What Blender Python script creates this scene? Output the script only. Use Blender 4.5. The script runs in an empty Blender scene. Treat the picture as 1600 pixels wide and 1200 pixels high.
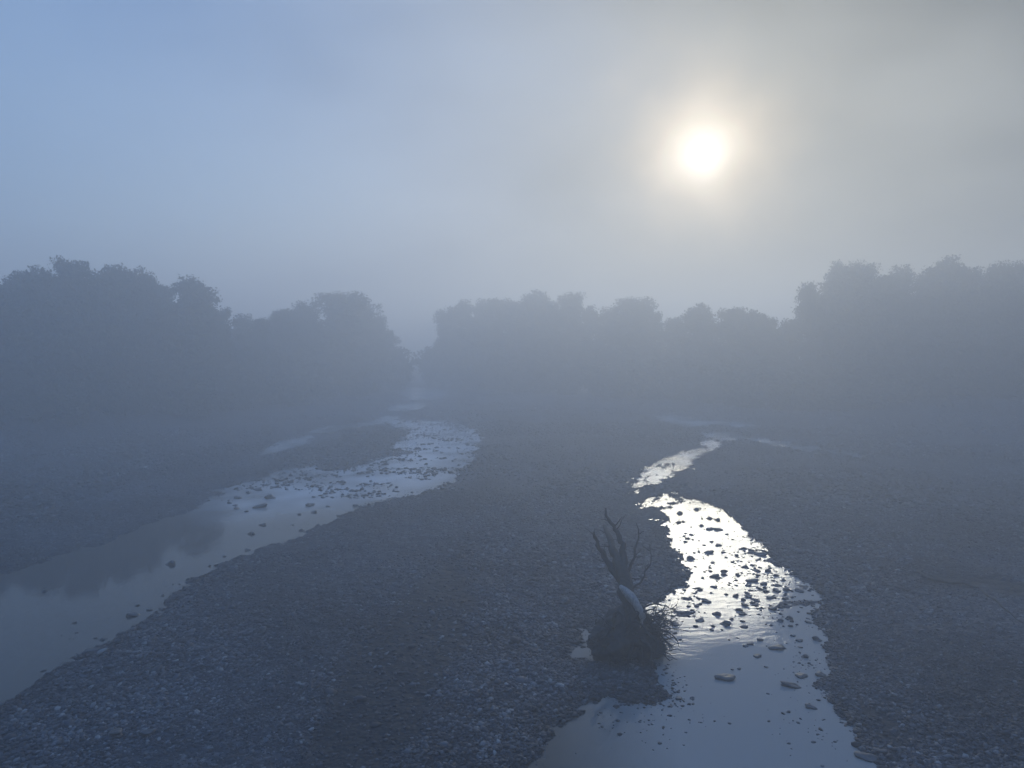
import bpy, bmesh, math, random
import numpy as np
from mathutils import Vector, Matrix
R = math.radians
random.seed(7)
rng = np.random.default_rng(11)
C = bpy.context.scene.collection
sc = bpy.context.scene

# ------------------------------------------------------------------ camera
H, PITCH, F = 6.0, R(3.15), 1160.0          # eye height, tilt down, focal length in photo pixels
cam = bpy.data.cameras.new('camera'); cam.sensor_width = 36; cam.lens = 36*F/1600
cam.clip_start = 0.1; cam.clip_end = 2000
co = bpy.data.objects.new('camera', cam); C.objects.link(co)
co.location = (0, 0, H); co.rotation_euler = (math.pi/2-PITCH, 0, 0)
sc.camera = co
def ray(px, py):
    u = (px-800)/F; v = (600-py)/F
    return Vector((u, math.cos(PITCH)+v*math.sin(PITCH), -math.sin(PITCH)+v*math.cos(PITCH)))
def gnd(px, py, z=0.0):                      # a measured spot of the photo, as a point on the river bed
    d = ray(px, py); t = (z-H)/d.z
    return Vector((d.x*t, d.y*t, z))

# ------------------------------------------------------------------ light
SUN = ray(1100, 243).normalized()
sun_el = math.asin(SUN.z); sun_az = math.atan2(SUN.x, SUN.y)      # azimuth from +Y towards +X
w = bpy.data.worlds.new('World'); sc.world = w; w.use_nodes = True
N, L = w.node_tree.nodes, w.node_tree.links
N.clear()
def wn(t, **k):
    n = N.new(t)
    for a, b in k.items(): setattr(n, a, b)
    return n
def mth(op, a, b=None, c=None):
    n = N.new('ShaderNodeMath'); n.operation = op
    for i, v in enumerate((a, b, c)):
        if v is None: continue
        if isinstance(v, (int, float)): n.inputs[i].default_value = v
        else: L.new(v, n.inputs[i])
    return n.outputs[0]
def vmth(op, a, b=None):
    n = N.new('ShaderNodeVectorMath'); n.operation = op
    for i, v in enumerate((a, b)):
        if v is None: continue
        if isinstance(v, (tuple, Vector)): n.inputs[i].default_value = tuple(v)
        else: L.new(v, n.inputs[i])
    return n.outputs['Value'] if op in ('DOT_PRODUCT', 'LENGTH') else n.outputs[0]
def smooth(x, a, b):
    n = N.new('ShaderNodeMapRange'); n.interpolation_type = 'SMOOTHSTEP'
    L.new(x, n.inputs[0]); n.inputs[1].default_value = a; n.inputs[2].default_value = b
    return n.outputs[0]
def mixc(f, a, b):
    n = N.new('ShaderNodeMix'); n.data_type = 'RGBA'
    if isinstance(f, (int, float)): n.inputs[0].default_value = f
    else: L.new(f, n.inputs[0])
    for i, v in ((6, a), (7, b)):
        if isinstance(v, tuple): n.inputs[i].default_value = (*v, 1)
        else: L.new(v, n.inputs[i])
    return n.outputs[2]
def scl(col, f):
    n = N.new('ShaderNodeVectorMath'); n.operation = 'SCALE'
    if isinstance(col, tuple): n.inputs[0].default_value = col
    else: L.new(col, n.inputs[0])
    if isinstance(f, (int, float)): n.inputs[3].default_value = f
    else: L.new(f, n.inputs[3])
    return n.outputs[0]
tc = wn('ShaderNodeTexCoord'); D = tc.outputs['Generated']
sky = wn('ShaderNodeTexSky', sky_type='NISHITA', sun_disc=False, sun_elevation=sun_el, sun_rotation=sun_az)
sky.air_density = 1.3; sky.dust_density = 0.6; sky.ozone_density = 2.0
bg = wn('ShaderNodeBackground'); L.new(sky.outputs[0], bg.inputs[0])
# thin fog bank over the river: covers the sun side, breaks to blue away from it
nz = wn('ShaderNodeTexNoise'); nz.inputs['Scale'].default_value = 1.6; nz.inputs['Detail'].default_value = 3
mp = wn('ShaderNodeMapping'); mp.inputs['Scale'].default_value = (1, 1, 2.2); mp.inputs['Rotation'].default_value = (0, R(28), 0)
L.new(D, mp.inputs[0]); L.new(mp.outputs[0], nz.inputs[0])
nse = nz.outputs[0]
sdot = vmth('DOT_PRODUCT', D, SUN)
ang = mth('ARCCOSINE', mth('MINIMUM', sdot, 0.999999))            # radians from the sun
wob = mth('MULTIPLY', mth('SUBTRACT', nse, 0.5), 0.55)
side = vmth('DOT_PRODUCT', D, Vector((math.sin(R(-62)), math.cos(R(-62)), 0.28)).normalized())
clear = smooth(mth('ADD', side, wob), 0.50, 1.0)
cover = mth('SUBTRACT', 1.0, mth('MULTIPLY', clear, 0.35))
bgs = mth('MULTIPLY', 0.12, mth('SUBTRACT', 1.0, mth('MULTIPLY', cover, 0.96)))
L.new(bgs, bg.inputs[1])
band = smooth(nse, 0.36, 0.66)
grey = mixc(band, (0.055, 0.060, 0.048), (0.25, 0.255, 0.235))
blue = mixc(band, (0.14, 0.27, 0.56), (0.20, 0.33, 0.61))
veil = mixc(smooth(mth('ADD', side, mth('MULTIPLY', wob, 0.6)), 0.25, 0.98), grey, blue)
sepd = wn('ShaderNodeSeparateXYZ'); L.new(D, sepd.inputs[0])
high = smooth(sepd.outputs[2], 0.42, 0.95)                        # the bank thins overhead: bluer and brighter
cloud = mixc(high, veil, (0.21, 0.51, 1.25))
# the aureole of the veiled sun
nz2 = wn('ShaderNodeTexNoise'); nz2.inputs['Scale'].default_value = 12; nz2.inputs['Detail'].default_value = 2
L.new(D, nz2.inputs[0])
angw = mth('MULTIPLY', ang, mth('ADD', 0.65, mth('MULTIPLY', nz2.outputs[0], 0.7)))
def gauss(x, s, p=2.0): return mth('EXPONENT', mth('MULTIPLY', -1.0, mth('POWER', mth('DIVIDE', x, s), p)))
core = scl((1.0, 0.98, 0.90), mth('MULTIPLY', gauss(angw, R(1.15), 0.95), 2.4))
ring = scl((1.0, 0.66, 0.30), mth('MULTIPLY', gauss(angw, R(4.6), 1.7), 0.62))
wide = scl((1.0, 0.93, 0.70), mth('MULTIPLY', gauss(ang, R(28.0), 1.6), 0.15))
lit = vmth('ADD', vmth('ADD', core, ring), vmth('ADD', wide, scl(cloud, 1.0)))
bg2 = wn('ShaderNodeBackground'); L.new(scl(lit, cover), bg2.inputs[0]); bg2.inputs[1].default_value = 1.0
ad = wn('ShaderNodeAddShader'); L.new(bg.outputs[0], ad.inputs[0]); L.new(bg2.outputs[0], ad.inputs[1])
out = wn('ShaderNodeOutputWorld'); L.new(ad.outputs[0], out.inputs[0])
w.cycles.sampling_method = 'MANUAL'; w.cycles.sample_map_resolution = 1024

sl = bpy.data.lights.new('sun', 'SUN'); sl.energy = 0.95; sl.angle = R(13); sl.color = (1.0, 0.95, 0.79)
so = bpy.data.objects.new('sun', sl); C.objects.link(so)
so.rotation_euler = Vector(SUN).to_track_quat('Z', 'Y').to_euler(); so.location = SUN*300
sc.view_settings.view_transform = 'Standard'; sc.view_settings.look = 'None'
sc.view_settings.exposure = 0.10; sc.view_settings.gamma = 1.0; sc.view_settings.use_curve_mapping = False
sc.render.engine = 'CYCLES'
cy = sc.cycles
cy.use_denoising = True; cy.max_bounces = 6; cy.diffuse_bounces = 2; cy.glossy_bounces = 3
cy.transparent_max_bounces = 8; cy.volume_bounces = 1; cy.use_adaptive_sampling = True; cy.adaptive_threshold = 0.02
cy.sample_clamp_indirect = 4.0; cy.caustics_reflective = False; cy.caustics_refractive = False

# ------------------------------------------------------------------ helpers
def tag(o, label=None, cat=None, group=None, kind=None):
    if label: o['label'] = label
    if cat: o['category'] = cat
    if group: o['group'] = group
    if kind: o['kind'] = kind
    return o
def mesh(name, V, Fc, mat=None, smooth_=False):
    me = bpy.data.meshes.new(name)
    V = np.asarray(V, dtype=np.float32).reshape(-1, 3)
    if isinstance(Fc, np.ndarray):
        n, k = Fc.shape
        me.vertices.add(len(V)); me.vertices.foreach_set('co', V.ravel())
        me.loops.add(n*k); me.loops.foreach_set('vertex_index', Fc.astype(np.int32).ravel())
        me.polygons.add(n); me.polygons.foreach_set('loop_start', np.arange(0, n*k, k, dtype=np.int32))
        me.polygons.foreach_set('loop_total', np.full(n, k, dtype=np.int32))
        me.update(calc_edges=True)
    else:
        me.from_pydata([tuple(v) for v in V], [], Fc); me.update()
    if smooth_: me.polygons.foreach_set('use_smooth', np.ones(len(me.polygons), dtype=bool))
    if mat: me.materials.append(mat)
    return me
def link(name, me, parent=None, loc=None):
    o = bpy.data.objects.new(name, me); C.objects.link(o)
    if parent: o.parent = parent
    if loc is not None: o.location = loc
    return o
def hash2(ix, iy, s):
    n = (ix.astype(np.int64)*374761393 + iy.astype(np.int64)*668265263 + s*1274126177) & 0xffffffff
    n = ((n ^ (n >> 13))*1274126177) & 0xffffffff
    n = ((n ^ (n >> 16))*2246822519) & 0xffffffff
    return ((n ^ (n >> 15)) & 0xffffff)/float(0xffffff)
def vnoise(x, y, s=0):
    ix, iy = np.floor(x), np.floor(y); fx, fy = x-ix, y-iy
    fx = fx*fx*(3-2*fx); fy = fy*fy*(3-2*fy); ix = ix.astype(np.int64); iy = iy.astype(np.int64)
    a, b = hash2(ix, iy, s), hash2(ix+1, iy, s); c, d = hash2(ix, iy+1, s), hash2(ix+1, iy+1, s)
    return (a*(1-fx)+b*fx)*(1-fy)+(c*(1-fx)+d*fx)*fy - 0.5       # -0.5 .. 0.5
def fbm(x, y, f, octv, s=0, g=0.5):
    r = 0; a = 1
    for o in range(octv):
        r = r+a*vnoise(x*f+17.3*o, y*f-9.1*o, s+o); a *= g; f *= 2.03
    return r
def poly(pts): return np.array([gnd(*p)[:2] for p in pts])
def sdist(P, polys):                         # signed distance to the union: negative inside
    out = np.full(len(P), 1e9)
    for q in polys:
        a, b = q, np.roll(q, -1, 0); e = b-a; l2 = (e**2).sum(1)+1e-12
        lo, hi = q.min(0)-8, q.max(0)+8
        sel = np.where((P[:, 0] > lo[0]) & (P[:, 0] < hi[0]) & (P[:, 1] > lo[1]) & (P[:, 1] < hi[1]))[0]
        for k in range(0, len(sel), 60000):
            ss = sel[k:k+60000]; p = P[ss]
            best = np.full(len(p), 1e9); ins = np.zeros(len(p), bool)
            for i in range(len(a)):
                d = p-a[i]; t = np.clip((d@e[i])/l2[i], 0, 1)
                best = np.minimum(best, ((d-t[:, None]*e[i])**2).sum(1))
                c = (a[i, 1] > p[:, 1]) != (b[i, 1] > p[:, 1])
                if e[i, 1] != 0: ins ^= c & (p[:, 0] < a[i, 0]+(p[:, 1]-a[i, 1])*e[i, 0]/e[i, 1])
            s = np.sqrt(best)*np.where(ins, -1, 1)
            out[ss] = np.minimum(out[ss], s)
    return out

# ------------------------------------------------------------------ materials
def mat(name, build):
    m = bpy.data.materials.new(name); m.use_nodes = True; nt = m.node_tree; nt.nodes.clear()
    build(nt.nodes, nt.links, nt.nodes.new('ShaderNodeOutputMaterial')); return m
def nd(n, t, **k):
    x = n.new(t)
    for a, b in k.items():
        if a in x.inputs: x.inputs[a].default_value = b
        else: setattr(x, a, b)
    return x
def ramp(n, stops):
    r = n.new('ShaderNodeValToRGB'); e = r.color_ramp.elements
    while len(e) < len(stops): e.new(0.5)
    for i, (p, c) in enumerate(stops): e[i].position = p; e[i].color = (*c, 1)
    return r
def ground_mat(n, l, o):
    p = nd(n, 'ShaderNodeBsdfPrincipled'); l.new(p.outputs[0], o.inputs[0])
    g = n.new('ShaderNodeNewGeometry')
    big = nd(n, 'ShaderNodeTexNoise', Scale=0.28, Detail=6.0); l.new(g.outputs['Position'], big.inputs[0])
    v = nd(n, 'ShaderNodeTexVoronoi', Scale=13.0); l.new(g.outputs['Position'], v.inputs[0])
    v2 = nd(n, 'ShaderNodeTexVoronoi', Scale=4.1); l.new(g.outputs['Position'], v2.inputs[0])
    r1 = ramp(n, [(0.0, (0.018, 0.022, 0.027)), (0.5, (0.040, 0.046, 0.054)), (0.86, (0.068, 0.076, 0.085)), (1.0, (0.16, 0.165, 0.165))])
    sep = n.new('ShaderNodeSeparateColor'); l.new(v.outputs['Color'], sep.inputs[0]); l.new(sep.outputs[0], r1.inputs[0])
    r2 = ramp(n, [(0.30, (0.45, 0.45, 0.45)), (0.70, (1.25, 1.25, 1.25))]); l.new(big.outputs[0], r2.inputs[0])
    mx = n.new('ShaderNodeMix'); mx.data_type = 'RGBA'; mx.blend_type = 'MULTIPLY'; mx.inputs[0].default_value = 1
    l.new(r1.outputs[0], mx.inputs[6]); l.new(r2.outputs[0], mx.inputs[7])
    at = n.new('ShaderNodeAttribute'); at.attribute_name = 'silt'
    m2 = n.new('ShaderNodeMix'); m2.data_type = 'RGBA'; m2.inputs[7].default_value = (0.010, 0.0155, 0.019, 1)
    l.new(at.outputs['Fac'], m2.inputs[0]); l.new(mx.outputs[2], m2.inputs[6])
    l.new(m2.outputs[2], p.inputs['Base Color'])
    p.inputs['Roughness'].default_value = 0.75; p.inputs['Specular IOR Level'].default_value = 0.25
    b1 = nd(n, 'ShaderNodeBump', Strength=0.9, Distance=0.03, invert=True); l.new(v.outputs['Distance'], b1.inputs['Height'])
    b2 = nd(n, 'ShaderNodeBump', Strength=0.7, Distance=0.08, invert=True); l.new(v2.outputs['Distance'], b2.inputs['Height'])
    l.new(b1.outputs[0], b2.inputs['Normal']); l.new(b2.outputs[0], p.inputs['Normal'])
M_ground = mat('river_gravel_bed', ground_mat)
def pebble_mat(n, l, o):
    p = nd(n, 'ShaderNodeBsdfPrincipled'); l.new(p.outputs[0], o.inputs[0])
    oi = n.new('ShaderNodeObjectInfo')
    r1 = ramp(n, [(0.0, (0.018, 0.022, 0.028)), (0.40, (0.040, 0.047, 0.056)), (0.78, (0.075, 0.085, 0.095)), (0.94, (0.14, 0.148, 0.155)), (1.0, (0.25, 0.26, 0.26))])
    l.new(oi.outputs['Random'], r1.inputs[0])
    g = n.new('ShaderNodeNewGeometry')
    nn = nd(n, 'ShaderNodeTexNoise', Scale=0.3, Detail=5.0); l.new(g.outputs['Position'], nn.inputs[0])
    r2 = ramp(n, [(0.30, (0.5, 0.5, 0.5)), (0.70, (1.25, 1.25, 1.25))]); l.new(nn.outputs[0], r2.inputs[0])
    mx = n.new('ShaderNodeMix'); mx.data_type = 'RGBA'; mx.blend_type = 'MULTIPLY'; mx.inputs[0].default_value = 1
    l.new(r1.outputs[0], mx.inputs[6]); l.new(r2.outputs[0], mx.inputs[7]); 
    wa_ = n.new('ShaderNodeAttribute'); wa_.attribute_type = 'INSTANCER'; wa_.attribute_name = 'wet'
    m3 = n.new('ShaderNodeMix'); m3.data_type = 'RGBA'; m3.blend_type = 'MULTIPLY'; l.new(wa_.outputs['Fac'], m3.inputs[0])
    l.new(mx.outputs[2], m3.inputs[6]); m3.inputs[7].default_value = (0.45, 0.45, 0.45, 1); l.new(m3.outputs[2], p.inputs['Base Color'])
    p.inputs['Specular IOR Level'].default_value = 0.3; p.inputs['Roughness'].default_value = 0.6
M_pebble = mat('pebble_stone', pebble_mat)
def stone_mat(lo, hi):
    def f(n, l, o):
        p = nd(n, 'ShaderNodeBsdfPrincipled'); l.new(p.outputs[0], o.inputs[0])
        t = n.new('ShaderNodeTexCoord'); nn = nd(n, 'ShaderNodeTexNoise', Scale=6.0, Detail=8.0); l.new(t.outputs['Object'], nn.inputs[0])
        r1 = ramp(n, [(0.3, lo), (0.7, hi)]); l.new(nn.outputs[0], r1.inputs[0]); l.new(r1.outputs[0], p.inputs['Base Color'])
        p.inputs['Roughness'].default_value = 0.45
        b = nd(n, 'ShaderNodeBump', Strength=0.4, Distance=0.02); l.new(nn.outputs[0], b.inputs['Height']); l.new(b.outputs[0], p.inputs['Normal'])
    return f
M_wet = mat('wet_dark_stone', stone_mat((0.022, 0.023, 0.024), (0.060, 0.061, 0.062)))
M_pale = mat('pale_dry_stone', stone_mat((0.16, 0.16, 0.155), (0.30, 0.29, 0.28)))
def water_mat(n, l, o):
    g = n.new('ShaderNodeNewGeometry')
    at = n.new('ShaderNodeAttribute'); at.attribute_name = 'riffle'
    mp = nd(n, 'ShaderNodeMapping'); mp.inputs['Scale'].default_value = (1.0, 2.2, 1.0); l.new(g.outputs['Position'], mp.inputs[0])
    n1 = nd(n, 'ShaderNodeTexNoise', Scale=2.6, Detail=4.0, Roughness=0.6); l.new(mp.outputs[0], n1.inputs[0])
    n2 = nd(n, 'ShaderNodeTexNoise', Scale=0.7, Detail=2.0); l.new(g.outputs['Position'], n2.inputs[0])
    st = n.new('ShaderNodeMath'); st.operation = 'MULTIPLY_ADD'; l.new(at.outputs['Fac'], st.inputs[0]); st.inputs[1].default_value = 0.105; st.inputs[2].default_value = 0.010
    b1 = nd(n, 'ShaderNodeBump', Distance=0.10); l.new(n1.outputs[0], b1.inputs['Height']); l.new(st.outputs[0], b1.inputs['Strength'])
    b2 = nd(n, 'ShaderNodeBump', Strength=0.02, Distance=0.1); l.new(n2.outputs[0], b2.inputs['Height']); l.new(b1.outputs[0], b2.inputs['Normal'])
    fr = nd(n, 'ShaderNodeFresnel', IOR=1.34); l.new(b2.outputs[0], fr.inputs['Normal'])
    gl = nd(n, 'ShaderNodeBsdfGlossy', Roughness=0.03); l.new(b2.outputs[0], gl.inputs['Normal'])
    gl.inputs['Color'].default_value = (1, 1, 1, 1)
    tr = nd(n, 'ShaderNodeBsdfTransparent'); tr.inputs[0].default_value = (0.55, 0.60, 0.62, 1)
    df = nd(n, 'ShaderNodeBsdfDiffuse'); cl = n.new('ShaderNodeAttribute'); cl.attribute_name = 'foam_sheen'
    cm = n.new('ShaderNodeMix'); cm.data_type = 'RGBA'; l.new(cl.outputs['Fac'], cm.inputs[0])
    cm.inputs[6].default_value = (0.045, 0.048, 0.045, 1); cm.inputs[7].default_value = (0.63, 0.62, 0.59, 1); l.new(cm.outputs[2], df.inputs[0])  # pale matte end: foam and silt, also standing in for reflected sky
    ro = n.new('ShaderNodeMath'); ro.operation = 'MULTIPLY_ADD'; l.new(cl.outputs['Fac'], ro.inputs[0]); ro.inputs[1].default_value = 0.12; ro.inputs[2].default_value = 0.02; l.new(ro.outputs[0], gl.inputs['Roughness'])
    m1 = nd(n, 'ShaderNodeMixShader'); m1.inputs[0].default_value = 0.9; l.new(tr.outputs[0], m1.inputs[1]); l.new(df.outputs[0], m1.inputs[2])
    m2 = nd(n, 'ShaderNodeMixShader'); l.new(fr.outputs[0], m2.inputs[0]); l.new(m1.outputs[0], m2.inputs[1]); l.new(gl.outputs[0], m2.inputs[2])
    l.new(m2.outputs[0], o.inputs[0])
M_water = mat('silt_and_sheen_water', water_mat)  # matte tone holds silt plus painted sky reflection
def leaf_mat(c):
    def f(n, l, o):
        p = nd(n, 'ShaderNodeBsdfDiffuse'); l.new(p.outputs[0], o.inputs[0])
        g = n.new('ShaderNodeNewGeometry'); r1 = ramp(n, [(0.0, tuple(x*0.6 for x in c)), (1.0, tuple(x*1.4 for x in c))])
        l.new(g.outputs['Random Per Island'], r1.inputs[0]); l.new(r1.outputs[0], p.inputs[0])
    return f
M_leaf = mat('broad_leaves', leaf_mat((0.042, 0.060, 0.034)))
M_leaf2 = mat('willow_leaves', leaf_mat((0.055, 0.070, 0.040)))
def bark(c1, c2, sc_=8.0):
    def f(n, l, o):
        p = nd(n, 'ShaderNodeBsdfPrincipled', Roughness=0.85); l.new(p.outputs[0], o.inputs[0])
        t = n.new('ShaderNodeTexCoord'); mp = nd(n, 'ShaderNodeMapping'); mp.inputs['Scale'].default_value = (4, 4, 1); l.new(t.outputs['Object'], mp.inputs[0])
        nn = nd(n, 'ShaderNodeTexNoise', Scale=sc_, Detail=8.0); l.new(mp.outputs[0], nn.inputs[0])
        r1 = ramp(n, [(0.3, c1), (0.72, c2)]); l.new(nn.outputs[0], r1.inputs[0]); l.new(r1.outputs[0], p.inputs['Base Color'])
        b = nd(n, 'ShaderNodeBump', Strength=0.6, Distance=0.03); l.new(nn.outputs[0], b.inputs['Height']); l.new(b.outputs[0], p.inputs['Normal'])
    return f
M_bark = mat('rough_bark', bark((0.035, 0.032, 0.028), (0.085, 0.078, 0.07)))
M_wetwood = mat('wet_dark_wood', bark((0.014, 0.014, 0.013), (0.042, 0.040, 0.036), 5))
M_palewood = mat('bleached_wood', bark((0.16, 0.15, 0.14), (0.40, 0.375, 0.35), 9))

# ------------------------------------------------------------------ river bed: where the water lies
WATER = [poly(p) for p in (
 # main channel past the wooded bank
 [(-420,985),(-200,935),(0,897),(52,884),(105,866),(168,847),(236,818),(304,799),(332,778),(345,765),(400,750),(440,737),(490,726),(500,735),(530,735),
  (560,726),(600,716),(648,708),(612,699),(640,684),(652,672),(618,664),(615,659),(650,657),(700,661),(735,671),(743,690),(735,724),(700,755),(680,768),(620,776),
  (560,795),(500,820),(450,845),(400,862),(340,885),(300,905),(260,940),(215,970),(150,1010),(95,1045),(40,1085),(0,1110),(-60,1160),(-200,1290),(-500,1500),(-900,1300)],
 [(408,712),(425,700),(445,690),(482,683),(480,691),(455,699),(430,708)],
 [(493,673),(510,668),(545,663),(575,661),(602,652),(613,655),(590,662),(545,669),(505,676)],
 [(614,641),(624,634),(657,631),(652,636),(636,641),(620,643)],
 [(630,613),(645,606),(688,610),(690,620),(662,625),(640,618)],
 # sunlit channel beside the root plate
 [(1040,793),(1075,777),(1100,784),(1130,795),(1140,810),(1165,830),(1195,850),(1200,866),(1222,880),(1240,905),(1274,912),(1280,945),(1268,972),(1300,1005),
  (1300,1040),(1268,1066),(1308,1100),(1333,1125),(1343,1160),(1370,1200),(1410,1270),(1460,1400),(700,1400),(800,1260),(825,1205),(845,1165),(880,1120),(920,1096),(975,1094),
  (1020,1103),(1048,1087),(1040,1060),(1030,1040),(1010,1000),(1005,950),(1035,935),(1075,912),(1070,886),(1058,862),(1046,836),(1036,812)],
 [(896,973),(915,978),(936,1000),(950,1020),(960,1045),(932,1034),(905,1022),(876,1018),(884,1010),(902,1006),(904,990)],
 [(986,771),(998,745),(1015,728),(1050,713),(1090,699),(1098,706),(1083,722),(1055,738),(1033,752),(1012,766)],
 [(1098,694),(1112,688),(1124,692),(1112,702),(1100,704)],
 [(1108,679),(1132,674),(1162,684),(1140,688),(1116,686)],
 [(1024,650),(1060,651),(1085,656),(1104,662),(1098,667),(1068,664)],
 [(1108,657),(1150,660),(1178,665),(1150,666),(1115,661)],
 [(1174,686),(1220,690),(1278,700),(1272,705),(1225,698),(1180,690)],
 [(1290,703),(1345,711),(1340,716),(1295,708)],
 [(1030,775),(1052,770),(1060,778),(1040,786),(1010,790),(1004,782)],
)]
RIFFLE = [poly(p) for p in (
 [(330,780),(400,745),(480,715),(600,700),(610,655),(740,655),(750,700),(720,750),(600,780),(480,790),(400,800)],
 [(980,775),(1020,720),(1100,690),(1180,830),(1290,920),(1300,990),(1200,1000),(1120,980),(1050,985),(1050,880),(1030,800)],
)]
SHOAL = [poly(p) for p in (                       # stony shallows where pebbles break the surface
 [(345,765),(470,712),(560,712),(610,655),(735,660),(735,690),(660,690),(640,735),(560,745),(440,760),(400,780)],
 [(560,795),(700,750),(735,700),(745,690),(745,760),(690,775),(600,790)],
 [(985,775),(1015,720),(1110,690),(1110,700),(1060,740),(1050,795),(1060,800)],
 [(1140,865),(1210,850),(1300,920),(1290,985),(1230,990),(1200,960),(1160,955),(1145,900)],
 [(1035,935),(1075,900),(1100,960),(1060,985),(1030,975)],
 [(1240,1040),(1330,1040),(1320,1095),(1280,1075)],
)]
SILT = [poly(p) for p in (
 [(560,1010),(640,930),(700,880),(735,905),(760,960),(735,1010),(700,1080),(660,1150),(600,1230),(470,1260),(500,1130)],
 [(1350,1110),(1400,1115),(1420,1160),(1390,1185),(1360,1150)],
 [(1430,900),(1520,905),(1640,925),(1640,940),(1540,925),(1450,918)],
)]
def fields(P):
    x, y = P[:, 0], P[:, 1]; rr = np.hypot(x, y)
    amp = np.clip(rr/28, 0.6, 1.0)
    wx = fbm(x, y, 1.1, 5, 3, 0.6)*0.75*amp; wy = fbm(x, y, 1.1, 5, 31, 0.6)*0.9*amp*np.clip(rr/32, 1, 2.4)
    Q = np.stack([x+wx*0.6, y+wy], 1)
    d = np.clip(sdist(Q, WATER)-0.4*np.clip((rr-40)/10, 0, 1)-0.6*np.clip((rr-62)/15, 0, 1), -6, 9)
    sh = np.clip(-sdist(Q, SHOAL)/0.6+0.5, 0, 1); sl_ = np.clip(-sdist(Q, SILT)/0.5+0.5, 0, 1)
    return d, sh, sl_
def height(P, d, sh, sl_):
    x, y = P[:, 0], P[:, 1]; rr = np.hypot(x, y)
    land = 0.010+0.20*(1-np.exp(-np.maximum(d, 0)/1.6))*np.clip(18/(rr+1), 0.25, 1); wet = -0.012-0.22*(1-np.exp(np.minimum(d, 0)/0.9))
    z = np.where(d > 0, land, wet)
    z = np.where(d < 0, z*(1-sh)+(-0.024-0.028*np.clip((rr-25)/12, 0, 1))*sh, z)
    z += np.where(d > 0, 0.26*fbm(x, y, 0.20, 3, 77)*np.clip(d/2, 0, 1)*np.clip(22/(rr+1), 0.3, 1), 0)
    z += fbm(x, y, 3.2, 3, 5)*0.060*(1-0.75*sl_)*np.clip(0.4+rr/30, 0.5, 1.1)*np.where(d < 0, 0.5+1.3*sh, 1)
    z -= sl_*0.05*np.clip(d, 0, 1)
    far = np.interp(np.degrees(np.arctan2(x, y)), [-60,-34,-20,-10,-7,-4,10,25,34,60], [34,46,64,86,112,110,90,68,56,44])
    z = np.where(d > 0.6, np.maximum(z, 0.015), z)
    z += 1.6*np.clip((rr-far-1.0)/10, 0, 1)**1.3
    return z
azs = np.concatenate([np.linspace(-180, -42, 60, endpoint=False), np.linspace(-42, 42, 720, endpoint=False), np.linspace(42, 180, 61)])
rads = np.concatenate([[0.01, 2, 4, 6, 7.5], np.geomspace(8.6, 125, 650), np.geomspace(129, 400, 24)])
A, RR = np.meshgrid(np.radians(azs), rads)
P = np.stack([(RR*np.sin(A)).ravel(), (RR*np.cos(A)).ravel()], 1)
d, sh, sl_ = fields(P); z = height(P, d, sh, sl_)
na, nr = len(azs), len(rads)
i = (np.arange(nr-1)[:, None]*na+np.arange(na-1)[None, :]).ravel()
Fq = np.stack([i, i+1, i+na+1, i+na], 1)
me = mesh('river_bed', np.column_stack([P, z]), Fq, M_ground, True)
a = me.attributes.new('silt', 'FLOAT', 'POINT'); a.data.foreach_set('value', sl_.astype(np.float32))
tag(link('gravel_ground', me), kind='structure')
# the water sheet
wa = np.linspace(-75, 75, 260); wr = np.geomspace(7.5, 140, 240)
A, RR = np.meshgrid(np.radians(wa), wr)
PW = np.stack([(RR*np.sin(A)).ravel(), (RR*np.cos(A)).ravel()], 1)
rf = np.clip(-sdist(PW, RIFFLE)/6.0+0.42+0.9*fbm(PW[:, 0], PW[:, 1], 0.7, 2, 8), 0, 1)
i = (np.arange(239)[:, None]*260+np.arange(259)[None, :]).ravel()
me = mesh('water', np.column_stack([PW, np.zeros(len(PW))]), np.stack([i, i+1, i+261, i+260], 1), M_water, True)
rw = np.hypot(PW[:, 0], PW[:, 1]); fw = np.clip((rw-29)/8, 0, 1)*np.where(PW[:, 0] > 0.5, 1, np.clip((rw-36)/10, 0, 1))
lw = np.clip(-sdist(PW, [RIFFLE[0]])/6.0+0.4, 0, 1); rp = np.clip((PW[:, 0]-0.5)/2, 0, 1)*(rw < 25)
cw = np.clip(0.35*rp+1.10*lw*(0.75+0.9*fbm(PW[:, 0], PW[:, 1], 0.8, 3, 12))+fw*(0.62+1.0*fbm(PW[:, 0], PW[:, 1], 0.5, 4, 19, 0.65)), 0, 1)  # paler by reach: broken water, plus sky reflection painted into the colour
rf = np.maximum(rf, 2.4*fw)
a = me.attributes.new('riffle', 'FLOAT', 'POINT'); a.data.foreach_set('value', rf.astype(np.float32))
a = me.attributes.new('foam_sheen', 'FLOAT', 'POINT'); a.data.foreach_set('value', cw.astype(np.float32))
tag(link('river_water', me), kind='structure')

# ------------------------------------------------------------------ stones
def stone_mesh(name, seed, m, sub=2, flat=0.6, rough=0.22):
    r = np.random.default_rng(seed); bm = bmesh.new(); bmesh.ops.create_icosphere(bm, subdivisions=sub, radius=0.5)
    ax = r.normal(size=(7, 3)); ax /= np.linalg.norm(ax, axis=1)[:, None]; cut = r.uniform(0.32, 0.47, 7); ph = r.uniform(0, 6, 3)
    for v in bm.verts:
        c = v.co
        for k in range(7):
            dd = c.dot(Vector(ax[k]))
            if dd > cut[k]: c -= Vector(ax[k])*(dd-cut[k])*0.55
        s = 1+rough*0.5*(math.sin(c.x*7+ph[0])*math.sin(c.y*6+ph[1])+0.6*math.sin(c.z*9+ph[2]+c.x*4))
        v.co = c*s
        v.co.z *= flat
    me = bpy.data.meshes.new(name); bm.to_mesh(me); bm.free()
    me.polygons.foreach_set('use_smooth', np.ones(len(me.polygons), dtype=bool)); me.materials.append(m)
    return me
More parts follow.
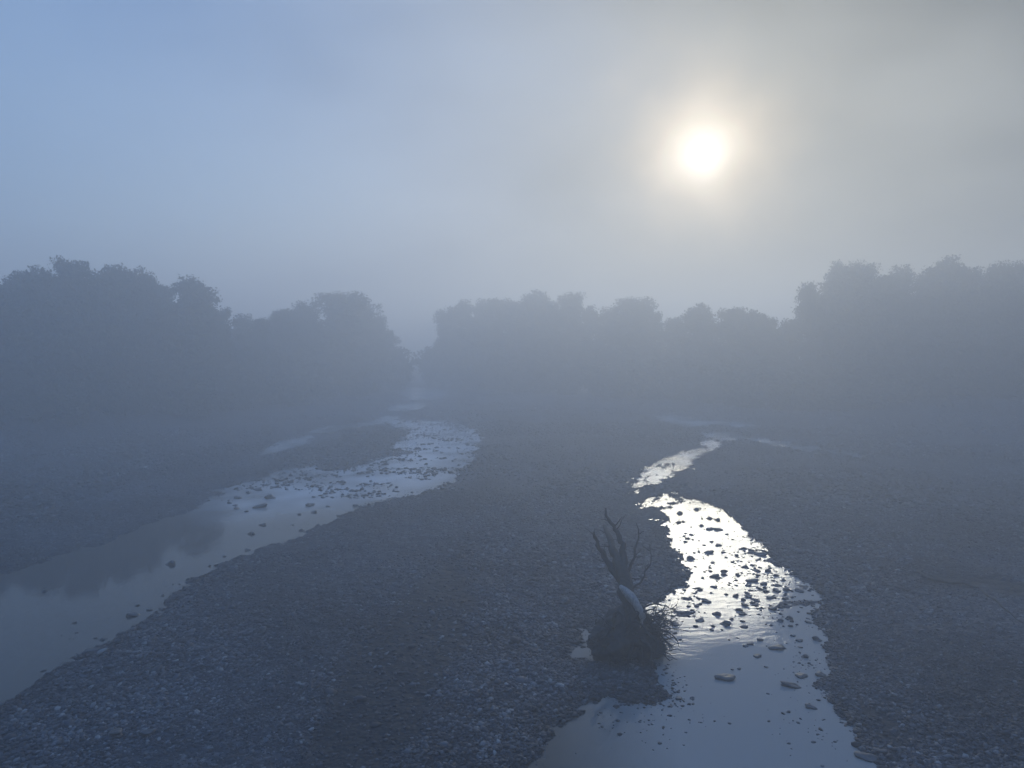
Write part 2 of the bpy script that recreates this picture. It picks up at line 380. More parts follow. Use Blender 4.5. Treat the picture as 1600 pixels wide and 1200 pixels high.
peb = [link('pebble', stone_mesh('pebble', 50+k, M_pebble, 1, 0.45+0.05*k, 0.3)) for k in range(4)]
pc = bpy.data.collections.new('pebble_kinds')
for o in peb: C.objects.unlink(o); pc.objects.link(o)
def scatter(n, r0, r1, half, smin, smax, pw, seed):
    g = np.random.default_rng(seed)
    r = np.sqrt(g.uniform(r0*r0, r1*r1, n)); a_ = np.radians(g.uniform(-half, half, n))
    s = smin*(smax/smin)**(g.uniform(0, 1, n)**pw)
    return np.stack([r*np.sin(a_), r*np.cos(a_)], 1), s
def shallows(n, seed, smin, smax):
    g = np.random.default_rng(seed); out = []
    for q in SHOAL+RIFFLE:
        lo, hi = q.min(0), q.max(0); m_ = int(min(n, (hi-lo).prod()*14))
        out.append(g.uniform(lo, hi, (m_, 2)))
    p = np.concatenate(out); p = p[sdist(p, SHOAL+RIFFLE) < 0.3]
    r_ = np.hypot(p[:, 0], p[:, 1])
    return p, smin*(smax/smin)**(g.uniform(0, 1, len(p))**2.0)*np.clip(r_/22, 0.8, 1.5)
sets = [scatter(135000, 9.3, 17, 40, 0.024, 0.105, 1.8, 1), scatter(105000, 17, 30, 40, 0.04, 0.14, 2.2, 2),
        scatter(60000, 30, 56, 41, 0.07, 0.22, 2.4, 3), scatter(20000, 56, 92, 40, 0.10, 0.26, 2.2, 4),
        scatter(2600, 9.3, 45, 40, 0.10, 0.21, 1.8, 5)]
wp_, ws_ = shallows(4000, 44, 0.05, 0.22)
dw, shw, slw = fields(wp_)
cl_ = fbm(wp_[:, 0], wp_[:, 1], 0.55, 3, 61)+0.35*vnoise(wp_[:, 0]*2.1, wp_[:, 1]*2.1, 62)
kw = (dw < 0) & (rng.uniform(0, 1, len(wp_)) < np.clip(0.05+1.5*(cl_-0.05)+0.35*shw*(cl_ > -0.1), 0.02, 0.75))
wp_, ws_ = wp_[kw], ws_[kw]
PP = np.concatenate([s[0] for s in sets]); SS = np.concatenate([s[1] for s in sets])
SS = SS*np.clip(0.95+1.5*fbm(PP[:, 0], PP[:, 1], 0.22, 3, 91), 0.5, 1.2)*0.92
d, sh, sl_ = fields(PP); zz = height(PP, d, sh, sl_)
u = rng.uniform(0, 1, len(PP)); clus = vnoise(PP[:, 0]*1.1, PP[:, 1]*0.8, 9)+0.5
keep = ((d > -0.10) | ((sh > 0.5) & (u < 0.20*clus**2)) | ((d < -0.1) & (d > -1.3) & (u < 0.50*clus**4*np.exp(d*2.6)))) & (u > 0.88*sl_)
zz = np.where((d < -0.1) & (d > -1.3), np.maximum(zz, -SS*0.12), zz)
keep &= (zz+SS*0.3 > -0.01)
wet = np.clip(1-d[keep]/0.55, 0, 1)
PP, SS, zz = PP[keep], SS[keep], zz[keep]
PP = np.concatenate([PP, wp_]); SS = np.concatenate([SS, ws_]); zz = np.concatenate([zz, -ws_*rng.uniform(0.05, 0.16, len(ws_))]); wet = np.concatenate([wet, np.ones(len(ws_))])
n = len(PP)
me = bpy.data.meshes.new('gravel'); me.vertices.add(n)
me.vertices.foreach_set('co', np.column_stack([PP, zz+SS*0.08]).astype(np.float32).ravel()); me.materials.append(M_pebble)
at = me.attributes.new('size', 'FLOAT_VECTOR', 'POINT')
at.data.foreach_set('vector', (SS[:, None]*rng.uniform(0.7, 1.3, (n, 3))).astype(np.float32).ravel())
at = me.attributes.new('turn', 'FLOAT_VECTOR', 'POINT')
at.data.foreach_set('vector', np.column_stack([rng.normal(0, 0.25, n), rng.normal(0, 0.25, n), rng.uniform(0, 6.28, n)]).astype(np.float32).ravel())
at = me.attributes.new('wet', 'FLOAT', 'POINT'); at.data.foreach_set('value', wet.astype(np.float32))
grav = link('gravel', me); tag(grav, 'loose grey river gravel covering the bars between the channels', 'gravel', kind='stuff')
ng = bpy.data.node_groups.new('scatter_gravel', 'GeometryNodeTree')
ng.interface.new_socket('Geometry', in_out='INPUT', socket_type='NodeSocketGeometry')
ng.interface.new_socket('Geometry', in_out='OUTPUT', socket_type='NodeSocketGeometry')
gi, go = ng.nodes.new('NodeGroupInput'), ng.nodes.new('NodeGroupOutput')
ci = ng.nodes.new('GeometryNodeCollectionInfo'); ci.inputs[0].default_value = pc; ci.inputs['Separate Children'].default_value = True; ci.inputs['Reset Children'].default_value = True
ip = ng.nodes.new('GeometryNodeInstanceOnPoints'); ip.inputs['Pick Instance'].default_value = True
def attr(nm):
    x = ng.nodes.new('GeometryNodeInputNamedAttribute'); x.data_type = 'FLOAT_VECTOR'; x.inputs[0].default_value = nm; return x.outputs[0]
m2p = ng.nodes.new('GeometryNodeMeshToPoints')
ng.links.new(gi.outputs[0], m2p.inputs[0]); ng.links.new(m2p.outputs[0], ip.inputs['Points']); ng.links.new(ci.outputs[0], ip.inputs['Instance'])
ng.links.new(attr('size'), ip.inputs['Scale'])
e2r = ng.nodes.new('FunctionNodeEulerToRotation'); ng.links.new(attr('turn'), e2r.inputs[0]); ng.links.new(e2r.outputs[0], ip.inputs['Rotation'])
ng.links.new(ip.outputs[0], go.inputs[0])
grav.modifiers.new('scatter', 'NODES').node_group = ng

WETM = [stone_mesh('wet_stone', 90+k, M_wet, 3, 0.50, 0.55) for k in range(7)]
PALEM = [stone_mesh('pale_stone', 120+k, M_pale, 3, 0.5, 0.25) for k in range(2)]
def ground_z(x, y):
    q = np.array([[x, y]]); return float(height(q, *fields(q))[0])
def put_stone(px, py, wpx, name, label, group=None, pale=False, stretch=1.0, dry=False):
    p = gnd(px, py+wpx*0.2); s = wpx/F*(p.y*math.cos(PITCH)+H*math.sin(PITCH))*0.86
    z0 = ground_z(p.x, p.y)+s*0.12 if dry else s*0.04
    o = link(name, random.choice(PALEM if pale else WETM), loc=(p.x, p.y, z0))
    o.rotation_euler = (random.uniform(-.15, .15), random.uniform(-.15, .15), random.uniform(-0.7, 0.7)+random.choice((0, math.pi)))
    o.scale = (s*stretch, s*random.uniform(0.7, 1.0)/stretch, s*random.uniform(0.75, 1.1)/stretch)
    return tag(o, label, 'stone', group)
named = [
 (1350,1177,34,'large dark boulder at the near shore corner where the wide pool meets gravel'),
 (1373,1170,24,'dark stone tucked behind the large boulder at the near pool shore'),
 (1266,1101,21,'round dark stone alone in calm water of the near pool'),
 (1235,1066,28,'long flat stone lying low in the pool beyond the lone round stone'),
 (1131,1055,30,'long low slab with ripples trailing from it in the near pool'),
 (1214,1008,26,'flat lens shaped stone in the middle of the calm pool'),
 (1134,971,23,'biggest oval stone in midstream beside the root plate twigs'),
 (1120,957,18,'stone touching the back of the biggest oval midstream stone'),
 (1103,936,18,'broad dark stone just beyond the twig tips in the bright channel'),
 (1116,915,13,'upright egg shaped stone standing in the glittering water'),
 (1118,898,17,'rounded boulder behind the upright egg shaped stone'),
 (1109,860,18,'dark stone in the brightest part of the sun glint'),
 (1176,904,21,'largest stone of the cluster along the far side of the riffle'),
 (1276,996,19,'broad stone against the gravel shore beside the calm pool'),
 (1190,863,20,'broad dark stone on the shore corner at the head of the bright channel'),
 (1122,825,14,'twin topped stone just below the head of the bright channel'),
 (1253,1053,20,'flat stone joined to the gravel spit in the near pool'),
 (1281,1051,19,'dark stone on the tip of the gravel spit'),
 (1306,1043,20,'dark stone at the root of the gravel spit'),
 (208,957,23,'dark mossy stone off the shore of the wooded bank channel'),
 (144,1013,25,'largest dark stone at the near shore of the wooded bank channel'),
 (104,1038,12,'small round stone alone in still water near the shore edge'),
 (267,878,20,'low flat stone awash in the tree reflection'),
 (393,832,13,'lone dark stone in open water at the reflection edge'),
 (411,818,12,'lone stone just beyond another in the open blue water'),
 (421,774,21,'long dark stone pair breaking the far shallow water'),
 (371,775,15,'dark stone at the head of the tree reflection'),
 (69,922,10,'small dark stone where the treetop reflections end'),
]
for px, py, wp, lb in named:
    put_stone(px, py, wp, 'stone', lb, 'stones standing in the shallow channels', stretch=1.25 if wp > 24 else 1.05)
bright = [(1079,870,16),(1070,892,12),(1131,896,12),(1153,898,10),(1170,913,11),(1193,910,14),(1224,905,10),(1229,919,15),(1248,920,17),(1170,930,13),(1202,932,13),
 (1227,933,14),(1238,932,9),(1163,943,14),(1182,937,11),(1208,949,15),(1160,958,12),(1143,966,9),(1160,969,10),(1220,958,9),(1219,968,14),(1233,964,16),(1093,967,15),(1076,955,14),
 (1055,973,14),(1239,992,10),(1249,999,13),(1187,997,14),(1173,1004,13),(1164,1008,10),(1184,1023,14),(1258,1024,15),(1249,1035,7),(1264,1035,8),(1251,1010,9),(1155,1044,8),(1144,1045,7),
 (1197,1041,8),(1232,1111,9),(1060,1090,13),(1082,1090,9),(1048,1102,8),(1077,1099,9),(1108,825,12),(1121,810,13),(1109,808,12),(1096,820,10),(1080,834,9),(1062,800,12),(1112,845,8),
 (1123,850,12),(1129,862,7),(1114,878,8),(1151,866,8),(1074,891,14),(1088,794,12),(1071,845,9),(1068,814,7),(1145,842,6),(1136,834,6),(1184,890,13),(1165,884,10),(1176,882,9),(1200,890,14),
 (1213,897,12),(1262,905,11),(1128,983,6),(1139,999,6),(1112,983,9),(1205,976,8),(1266,940,9),(1262,965,8),(1245,975,7),(1198,922,9),(1213,921,14),(1088,945,10),(1098,902,7),(1092,918,8)]
for px, py, wp in bright:
    lb = ('small stone near the head of the sunlit channel' if py < 852 else 'small stone in the calm water of the near pool' if py > 982 else
          'small dark stone beside the twigs of the root plate' if px < 1102 else 'small stone in the cluster along the gravel side of the sunlit channel' if px > 1160 else
          'small dark stone in the middle of the sunlit riffle')
    put_stone(px, py, wp, 'stone', lb, 'small stones in the sunlit channel')
blue = [(468,802,10),(483,787,16),(504,776,9),(519,776,8),(535,772,8),(407,788,22),(535,752,14),(580,733,10),(556,788,12),(577,787,10),(431,759,12),(444,738,9),(449,756,12),(491,799,10),
 (512,790,8),(700,687,10),(675,692,8),(716,699,8),(680,679,10),(661,693,10),(716,726,8),(471,827,10),(497,820,12),(457,819,5),(369,792,12),(233,951,12),(273,927,12),(372,876,12),(387,858,10),
 (327,883,8),(254,929,8),(402,762,12),(388,768,10),(620,760,9),(640,745,8),(600,770,10),(664,716,9),(690,706,8),(648,738,8),(560,765,9),(350,868,8),(215,944,9),(160,998,10)]
for px, py, wp in blue:
    lb = ('small dark stone close to the near gravel edge of the blue channel' if py > 845 else 'small faint stone in the far stony head of the blue channel' if px > 595 else
          'small dark stone in the smooth pale reach of the blue channel' if py > 783 else 'small dark stone in the stony shallows above the smooth blue reach')
    put_stone(px, py, wp, 'stone', lb, 'small stones in the blue shallows')
dry = [(297,1023,19,0,'dark wet cobble alone on the broad gravel bar'),(183,1160,26,0,'dark cobble low on the near gravel bar, nearer the water of two'),
 (229,1160,26,0,'dark cobble low on the near gravel bar, farther from the water of two'),(98,1124,12,1,'pale cobble on the gravel close to the near blue shore'),(308,1127,11,1,'pale flat cobble on the open gravel bar'),
 (885,945,16,0,'dark cobble on the bar just behind the root plate'),(876,1078,14,1,'pale cobble at the gravel tip before the near pool'),(865,1060,16,0,'dark cobble beside the pale one before the near pool')]
for px, py, wp, pl, lb in dry:
    put_stone(px, py, wp, 'cobble', lb, 'cobbles on the gravel bars', bool(pl), dry=True)

# ------------------------------------------------------------------ tubes and wood
class Tubes:
    def __init__(s): s.V = []; s.F = []
    def add(s, pts, rad, k=7, rough=0.0):
        pts = [Vector(p) for p in pts]; base = len(s.V)
        up = Vector((0.31, 0.17, 0.93))
        for i_, p in enumerate(pts):
            t = (pts[min(i_+1, len(pts)-1)]-pts[max(i_-1, 0)]).normalized()
            a_ = t.cross(up); a_ = a_.normalized() if a_.length > 1e-4 else Vector((1, 0, 0)); b_ = t.cross(a_)
            for j in range(k):
                th = 6.2832*j/k; r_ = rad[i_]*(1+rough*random.uniform(-1, 1))
                s.V.append(p+a_*math.cos(th)*r_+b_*math.sin(th)*r_)
        for i_ in range(len(pts)-1):
            for j in range(k):
                q = base+i_*k+j; q2 = base+i_*k+(j+1) % k
                s.F.append((q, q2, q2+k, q+k))
        s.F.append(tuple(base+j for j in range(k))[::-1]); s.F.append(tuple(base+(len(pts)-1)*k+j for j in range(k)))
    def mesh(s, name, m): return mesh(name, [tuple(v) for v in s.V], s.F, m, True)
def wander(p, d_, length, n_, jit, r0, r1, droop=0.0):
    p = Vector(p); d_ = Vector(d_).normalized(); pts = [p.copy()]; rs = [r0]
    for i_ in range(n_):
        d_ = (d_+Vector((random.gauss(0, jit), random.gauss(0, jit), random.gauss(0, jit)-droop))).normalized()
        p = p+d_*length/n_; pts.append(p.copy()); rs.append(r0+(r1-r0)*(i_+1)/n_)
    return pts, rs

# ------------------------------------------------------------------ trees
def leaves(cent, nper, spread, size, g):
    cent = np.repeat(cent, nper, 0); n_ = len(cent)
    p = cent+np.clip(g.normal(size=(n_, 3)), -1.7, 1.7)*spread*np.array([1, 1, 0.75])
    a_ = g.normal(size=(n_, 3)); a_ /= np.linalg.norm(a_, axis=1)[:, None]
    b_ = np.cross(a_, g.normal(size=(n_, 3))); b_ /= np.linalg.norm(b_, axis=1)[:, None]
    s_ = g.uniform(0.6, 1.4, (n_, 1))*size
    V = np.stack([p-a_*s_, p+b_*s_*0.55, p+a_*s_, p-b_*s_*0.55], 1).reshape(-1, 3)
    return V, np.arange(n_*4).reshape(-1, 4)
def make_tree(seed, shrub=False):
    st = random.getstate(); random.seed(seed); g = np.random.default_rng(seed)
    T = Tubes(); ht = 10.0; cl = []
    lean = (random.uniform(-.06, .06), random.uniform(-.06, .06))
    if not shrub:
        tp, tr = wander((0, 0, -0.3), (lean[0], lean[1], 1), 9.6, 9, 0.05, 0.24, 0.03); T.add(tp, tr, 8, 0.08)
        nl = 24
        wid = random.uniform(2.2, 2.9); low = random.uniform(0.04, 0.12)
        for q in range(nl):
            u_ = low+(0.96-low)*(q+0.5)/nl; f_ = u_*(len(tp)-1); k = int(f_); p0 = tp[k].lerp(tp[k+1], f_-k)
            env = wid*(math.sin(math.pi*min(1, (u_-low)*0.80/(1-low)+0.16))**(0.8+0.25*(seed % 3)))*random.uniform(0.5, 1.3)
            az = q*2.4+random.uniform(-.5, .5)
            lp, lr = wander(p0, (math.cos(az), math.sin(az), 0.25+0.9*u_), env, 5, 0.13, 0.075, 0.015)
            lr = [r_*(1.1-0.6*u_) for r_ in lr]; lr[-1] = 0.012; T.add(lp, lr, 5)
            for w_ in (2, 3, 4, 5):
                for e in range(3):
                    c = lp[w_]+Vector((random.gauss(0, .35), random.gauss(0, .35), random.gauss(0.1, .35))); cl.append(c[:])
                    if e == 0: T.add([lp[w_], c], [0.03, 0.008], 4)
        cl.append((tp[-1]+Vector((0, 0, 0.1)))[:]); cl += [(tp[-1]+Vector((random.gauss(0, .4), random.gauss(0, .4), random.uniform(-.8, .1))))[:] for _ in range(8)]
        V, F_ = leaves(np.array(cl), 72, 0.27, 0.105, g)
    else:
        for q in range(11):
            az = q*2.4; lp, lr = wander((random.uniform(-.3, .3), random.uniform(-.3, .3), -0.2), (math.cos(az)*0.55, math.sin(az)*0.55, 1), random.uniform(6, 9.5), 7, 0.12, 0.12, 0.02)
            T.add(lp, lr, 5)
            for w_ in range(1, 8):
                for e in range(4):
                    cl.append((lp[w_]+Vector((random.gauss(0, .9), random.gauss(0, .9), random.gauss(0, .7))))[:])
        V, F_ = leaves(np.array(cl), 26, 0.5, 0.30, g)
        V[:, 2] = np.maximum(V[:, 2], -0.1)
    random.setstate(st)
    return T.mesh('shrub_stems' if shrub else 'tree_trunk', M_bark), mesh('crown', V, F_, M_leaf2 if shrub else M_leaf)
KINDS = [make_tree(s) for s in (1, 2, 3, 4, 5, 6)]
SHR = [make_tree(s, True) for s in (21, 22, 23)]
def tree(x, y, ht, label, group, wide=1.0, kind=None, shrub=False):
    tm, cm = random.choice(SHR if shrub else KINDS) if kind is None else (SHR if shrub else KINDS)[kind]
    r = link('riverside_shrub' if shrub else 'broadleaf_tree', None, loc=(x, y, ground_z(x, y)-0.05))
    r.rotation_euler = (0, 0, random.uniform(0, 6.28)); s = ht/10.0; r.scale = (s*wide, s*wide, s)
    tag(r, label, 'shrub' if shrub else 'tree', group)
    link('stems' if shrub else 'trunk', tm, r); link('crown', cm, r)
    return r
LB = [(-320,735),(0,690),(100,678),(200,666),(300,655),(400,640),(500,627),(600,613),(648,603)]
RB = [(664,600),(690,604),(800,612),(900,617),(1000,622),(1100,628),(1250,642),(1400,643),(1600,654),(1900,705)]
def base_row(px):
    T_ = LB if px < 656 else RB
    return float(np.interp(px, [t[0] for t in T_], [t[1] for t in T_]))
def at_tree(px, top, back=0.0):
    p = gnd(px, base_row(px)); dd = math.hypot(p.x, p.y); k = (dd+back)/dd; x, y = p.x*k, p.y*k
    dr = ray(px, top); t = y/dr.y
    return x, y, H+dr.z*t-ground_z(x, y)
GL, GM, GR = 'trees along the wooded bank of the blue channel', 'misty trees across the far end of the gravel', 'tall trees on the bank beyond the sunlit channel'
left = [(-45,438,1.1,None),(15,432,1.0,None),(65,418,1.1,'broad crowned tree beside the ragged tallest tree of the blue bank'),(125,402,0.9,'ragged tallest tree standing above the blue channel'),
 (178,407,1.0,'full crowned tree next to the ragged tallest tree'),(225,422,0.8,'slim tree between two fuller crowns on the blue bank'),(276,427,1.3,'dark round headed tree at the step where the high wood drops'),
 (312,468,1.0,'short tree tucked under the step of the high wood'),(355,482,1.1,None),(405,494,1.0,None),(436,486,0.9,'small tree just before the tall pale misty crown'),
 (505,455,1.5,'tall pale misty tree whose rounded crown rises above its row'),(470,480,1.2,None),(450,488,1.1,None),(578,490,1.1,None),(552,464,1.3,'misty tree leaning on the flank of the tall rounded crown'),
 (598,512,1.2,'low fading tree near the gap in the far wood'),(618,540,0.9,'faint tree second from the gap in the far wood'),(638,574,0.7,'faintest tree on the blue bank side of the gap')]
for px, top, wd, lb in left:
    x, y, h_ = at_tree(px, top, random.uniform(0.5, 2.5))
    tree(x, y, h_, lb or 'bluish foggy tree in the unbroken wood beside the blue channel', GL, wd*0.9)
mid = [(677,556,0.7,'faint low tree on the gravel side of the gap in the far wood'),(698,498,1.0,'rising misty tree second past the gap'),(742,468,1.15,None),(790,460,1.1,None),(835,455,1.1,'highest rounded crown of the far misty row'),
 (885,459,1.0,'rounded crown just before the first notch of the far row'),(925,482,0.8,None),(968,464,1.1,'broad crown between the two notches of the far row'),(1008,469,0.9,'crown ending at the second notch of the far row'),(1045,492,0.8,None),
 (1085,476,1.1,'crown rising after the second notch of the far row'),(1130,476,1.1,None),(1182,487,1.1,None),(1228,492,1.0,'low tree against the foot of the tall wood edge')]
for px, top, wd, lb in mid:
    x, y, h_ = at_tree(px, top, random.uniform(0.5, 3))
    tree(x, y, h_, lb or 'grey misty tree in the even far row behind the gravel', GM, wd*1.0)
right = [(1272,436,0.75,'outermost tree of the tall wood with a ragged steep edge'),(1312,404,0.95,'lofty tree with sky holes at the edge of the tall wood'),(1355,410,0.95,'full tree right behind the lofty edge tree'),(1400,420,1.0,None),
 (1450,412,0.9,None),(1500,398,1.05,'tallest domed crown in the middle of the tall wood'),(1542,408,0.9,None),(1582,404,0.9,'tree past the small dip in the tall wood'),(1640,408,1.0,None),(1720,400,1.1,None),(1820,405,1.1,None)]
for px, top, wd, lb in right:
    x, y, h_ = at_tree(px, top, random.uniform(0.5, 2))
    tree(x, y, h_, lb or 'tall pale grey tree in the wood beyond the sunlit channel', GR, wd*0.9)
for lst, G, lb in ((left, GL, 'bluish foggy tree in the unbroken wood beside the blue channel'), (mid, GM, 'grey misty tree in the even far row behind the gravel'), (right, GR, 'tall pale grey tree in the wood beyond the sunlit channel')):
    ls = sorted(lst)
    for p_, q_ in zip(ls, ls[1:]):
        if q_[0] > 655 and p_[0] < 655: continue
        x, y, h_ = at_tree((p_[0]+q_[0])/2+random.uniform(-5, 5), (p_[1]+q_[1])/2+random.uniform(4, 12)*(1 if abs(p_[1]-q_[1]) < 30 else 0), random.uniform(1.5, 4))
        tree(x, y, h_, lb, G, 0.95)
tops = sorted([(a_[0], a_[1]) for a_ in left+mid+right])
def top_at(px): return float(np.interp(px, [t[0] for t in tops], [t[1] for t in tops]))
for px in list(range(-130, 640, 62))+list(range(690, 1250, 66))+list(range(1290, 1900, 75)):
    x, y, h_ = at_tree(px, max(top_at(px-25), top_at(px+25))+22, random.uniform(5, 8))
    tree(x, y, h_, 'half hidden tree in the second rank past the blue channel' if px < 655 else 'half hidden tree behind the far misty row' if px < 1250 else 'half hidden tree in the second rank of the tall wood', 'trees in the second rank', 1.1)
for px, top in ((655,604),):
    x, y, h_ = at_tree(px, top, 34 if px != 655 else 45)
    tree(x, y, h_, 'barely visible tree in the fog behind the gap', 'trees in the fog behind the gap', 1.2)
for px in list(range(-140, 640, 40))+list(range(680, 1900, 42)):
    x, y, h_ = at_tree(px+random.uniform(-12, 12), base_row(px)-random.uniform(55, 95), random.uniform(-1.5, 1.0))
    tree(x, y, h_, 'low dark shrub at the foot of the wood past the blue channel' if px < 655 else 'low pale shrub at the foot of the far misty row' if px < 1250 else 'low shrub at the foot of the tall wood past the sunlit channel', 'shrubs at the foot of the wood', 1.0, shrub=True)
for az, dd in [(-48,33),(-58,30),(-70,30),(50,30),(60,29),(72,30)]:
    tree(dd*math.sin(R(az)), dd*math.cos(R(az)), 11, 'tree continuing the wood out of view', 'trees continuing the wood', 1.1)

# ------------------------------------------------------------------ uprooted tree in the channel
S = gnd(985, 1040); S.z = 0.0                          # 1 m is about 82 photo pixels here
random.seed(5)
up = link('uprooted_tree', None, loc=S)
tag(up, 'uprooted dead tree with dark root plate stranded beside the sunlit channel', 'dead tree')
bm = bmesh.new(); bmesh.ops.create_icosphere(bm, subdivisions=5, radius=1)
from mathutils import noise as mn
for v in bm.verts:
    c = v.co.copy(); q = 1+0.46*mn.fractal(c*1.15+Vector((3, 1, 7)), 1.0, 2.1, 5)+0.10*mn.noise(c*5)+0.09*mn.noise(c*14)+0.04*mn.noise(c*31)
    v.co = Vector((c.x*(0.66 if c.z < 0 else 0.66-0.22*c.z)*q-0.04, c.y*0.48*q+0.45, max(-0.15, c.z*0.60*(0.82+0.26*c.x)*q+0.32)))
me = bpy.data.meshes.new('root_plate'); bm.to_mesh(me); bm.free(); me.materials.append(M_wetwood)
me.polygons.foreach_set('use_smooth', np.ones(len(me.polygons), dtype=bool))
link('root_plate', me, up)
def part(name, items, m, k=7, rough=0.05):
    T = Tubes()
    for pts, rs in items: T.add(pts, rs, k, rough)
    return link(name, T.mesh(name, m), up)
def gnarl(pts, rs, amp=0.03):
    out_p, out_r = [Vector(pts[0])], [rs[0]]
    for a_, b_, r1, r2 in zip(pts, pts[1:], rs, rs[1:]):
        for t in (0.33, 0.67, 1.0):
            out_p.append(Vector(a_).lerp(Vector(b_), t)+Vector([random.uniform(-amp, amp) for _ in range(3)])); out_r.append((r1+(r2-r1)*t)*random.uniform(0.85, 1.15))
    return out_p, out_r
def twigs_on(name, pts, rs, n_, ln):
    T = Tubes(); T.add(pts, rs, 8, 0.08)
    for _ in range(n_):
        k = random.randint(len(pts)//3, len(pts)-1); a1, b1 = wander(pts[k], (random.uniform(-1, 1), random.uniform(-.6, .6), random.uniform(0.1, 1)), random.uniform(0.3, 1)*ln, 6, 0.25, 0.014, 0.004); T.add(a1, b1, 5)
    link(name, T.mesh(name, M_wetwood), up)
twigs_on('trunk', *gnarl([(0.05, 0.35, 0.45), (0.08, 0.70, 0.90), (0.06, 1.05, 1.22), (0.0, 1.35, 1.50), (-0.06, 1.65, 1.66), (-0.12, 2.3, 1.8), (-0.1, 3.0, 1.9)], [0.20, 0.17, 0.14, 0.11, 0.09, 0.07, 0.04]), 5, 0.6)
twigs_on('limb', *gnarl([(0.04, 1.15, 1.35), (0.09, 1.5, 1.70), (0.06, 1.62, 1.90), (-0.04, 1.8, 2.14), (-0.18, 1.9, 2.32), (-0.25, 2.0, 2.50)], [0.09, 0.07, 0.055, 0.045, 0.035, 0.02]), 5, 0.5)
twigs_on('limb', *gnarl([(0.04, 1.0, 1.15), (-0.10, 1.3, 1.38), (-0.24, 1.5, 1.52), (-0.37, 1.7, 1.74), (-0.45, 1.78, 1.90), (-0.49, 1.8, 2.04)], [0.09, 0.075, 0.06, 0.045, 0.035, 0.02]), 4, 0.5)
twigs_on('limb', *gnarl([(0.08, 1.1, 1.28), (0.28, 1.35, 1.66), (0.42, 1.6, 2.0), (0.40, 1.7, 2.28)], [0.035, 0.025, 0.016, 0.008]), 3, 0.4)
twigs_on('limb', *gnarl([(0.12, 0.9, 1.1), (0.42, 1.1, 1.33), (0.62, 1.3, 1.6), (0.62, 1.4, 1.88)], [0.03, 0.02, 0.012, 0.006]), 3, 0.4)
w_ = part('peeled_wood', [([(-0.10, 0.68, 1.28), (-0.04, 0.56, 1.25), (0.06, 0.44, 1.16), (0.15, 0.36, 1.05), (0.22, 0.28, 0.93), (0.27, 0.24, 0.82), (0.24, 0.22, 0.72), (0.20, 0.22, 0.62)], [0.03, 0.065, 0.08, 0.085, 0.06, 0.055, 0.03, 0.008])], M_palewood, 12, 0.3)
w_['label'] = 'pale peeled bare wood at the top of the root plate'
for q in range(64):                                    # roots fanning round the plate
    az = random.uniform(-2.6, 0.6) if q % 3 else random.uniform(0, 6.28); el = random.uniform(-0.3, 1.2)
    dr = Vector((math.cos(az)*math.cos(el), math.sin(az)*math.cos(el), math.sin(el)))
    p0 = Vector((dr.x*0.52-0.04, dr.y*0.38+0.45, max(0.05, dr.z*0.48+0.34)))
    tang = dr.cross(Vector((random.gauss(0, 1), random.gauss(0, 1), random.gauss(0, 1)))).normalized()
    pts, rs = wander(p0, dr*random.uniform(0.15, 0.8)+tang, random.uniform(0.3, 0.85), 9, 0.30, random.uniform(0.015, 0.042), 0.005, 0.06)
    pts = [Vector((p.x, p.y, max(p.z, -0.02))) for p in pts]
    T = Tubes(); T.add(pts, rs, 6, 0.12)
    for e in range(2):
        k = random.randint(3, 8); a1, b1 = wander(pts[k], (random.uniform(-1, 1), random.uniform(-1, 0.3), random.uniform(-.8, .6)), random.uniform(0.1, 0.3), 5, 0.35, 0.009, 0.003); T.add(a1, b1, 4)
    link('root', T.mesh('root', M_wetwood), up)
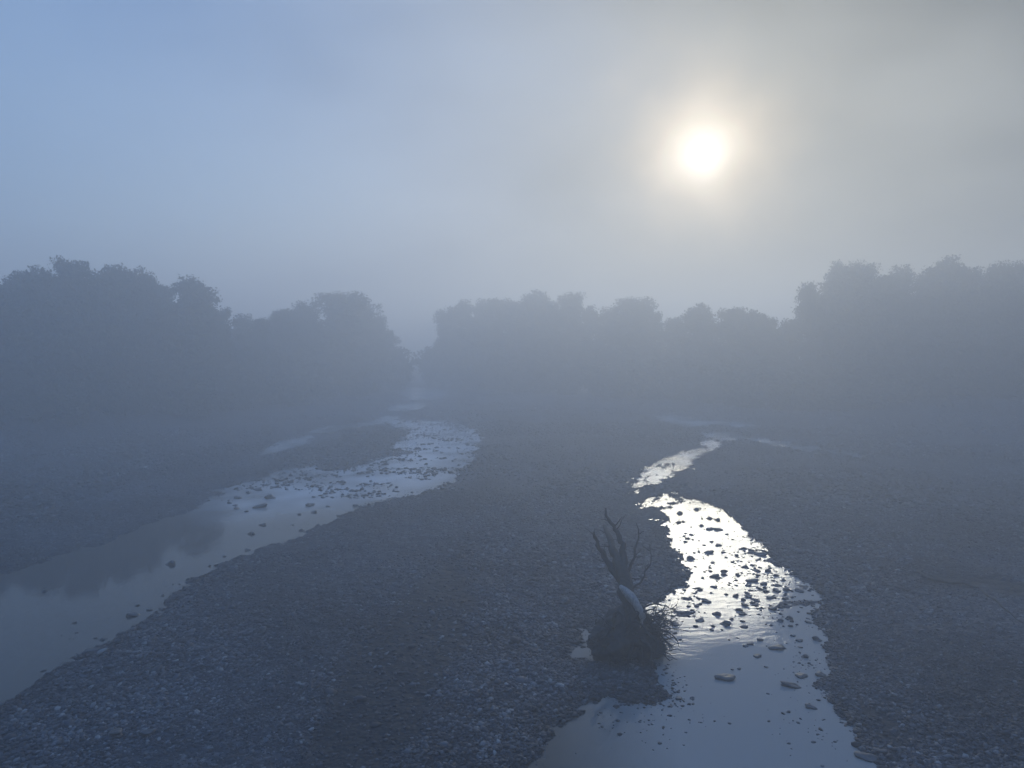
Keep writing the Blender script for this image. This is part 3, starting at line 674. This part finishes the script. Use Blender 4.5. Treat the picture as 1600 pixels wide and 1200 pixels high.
for q in range(46):                                    # springy twigs reaching over the water
    p0 = (random.uniform(0.35, 0.62), random.uniform(0.1, 0.6), random.uniform(0.1, 0.85))
    pts, rs = wander(p0, (1, random.uniform(-0.4, 0.6), random.uniform(-0.5, 0.6)), random.uniform(0.35, 1.25) if q < 12 else random.uniform(0.3, 0.7), 11, 0.36, 0.013, 0.004, 0.06)
    T = Tubes(); T.add(pts, rs, 5)
    for e in range(3):
        k = random.randint(2, 8); a1, b1 = wander(pts[k], (1, random.uniform(-1, 1), random.uniform(-1, 1)), random.uniform(0.1, 0.3), 4, 0.3, 0.008, 0.003); T.add(a1, b1, 4)
    link('twig', T.mesh('twig', M_wetwood), up)

# driftwood lying on the gravel beyond
def drift(p1, p2, r_, label):
    a_, b_ = gnd(*p1), gnd(*p2); n_ = 8; pts = []; rs = []
    o0 = Vector((a_.x, a_.y, ground_z(a_.x, a_.y)+r_*0.6))
    for i_ in range(n_+1):
        t = i_/n_; x = a_.x+(b_.x-a_.x)*t; y = a_.y+(b_.y-a_.y)*t
        pts.append(Vector((x, y, ground_z(x, y)+r_*0.6+random.uniform(-.02, .03)))-o0); rs.append(r_*(1-0.6*t))
    T = Tubes(); T.add(pts, rs, 8, 0.1)
    tag(link('driftwood', T.mesh('driftwood', M_wetwood), loc=o0), label, 'driftwood')
drift((1440,905), (1530,921), 0.055, 'dark driftwood pole lying on the gravel of the far bar')
drift((1535,925), (1597,985), 0.028, 'thin dark branch slanting down the gravel of the far bar')

# ------------------------------------------------------------------ haze
bm = bmesh.new(); bmesh.ops.create_cube(bm, size=1)
for v in bm.verts: v.co = Vector((v.co.x*860, v.co.y*860, (v.co.z+0.5)*18.0-1.8))
me = bpy.data.meshes.new('haze'); bm.to_mesh(me); bm.free()
def haze_mat(n, l, o):
    v = n.new('ShaderNodeVolumePrincipled'); v.inputs['Color'].default_value = (0.955, 0.985, 1.0, 1)
    v.inputs['Density'].default_value = 0.018; v.inputs['Anisotropy'].default_value = 0.54
    l.new(v.outputs[0], o.inputs['Volume'])
me.materials.append(mat('haze', haze_mat))
tag(link('haze', me), 'pale morning fog over the river', kind='stuff')
print('gravel', n)
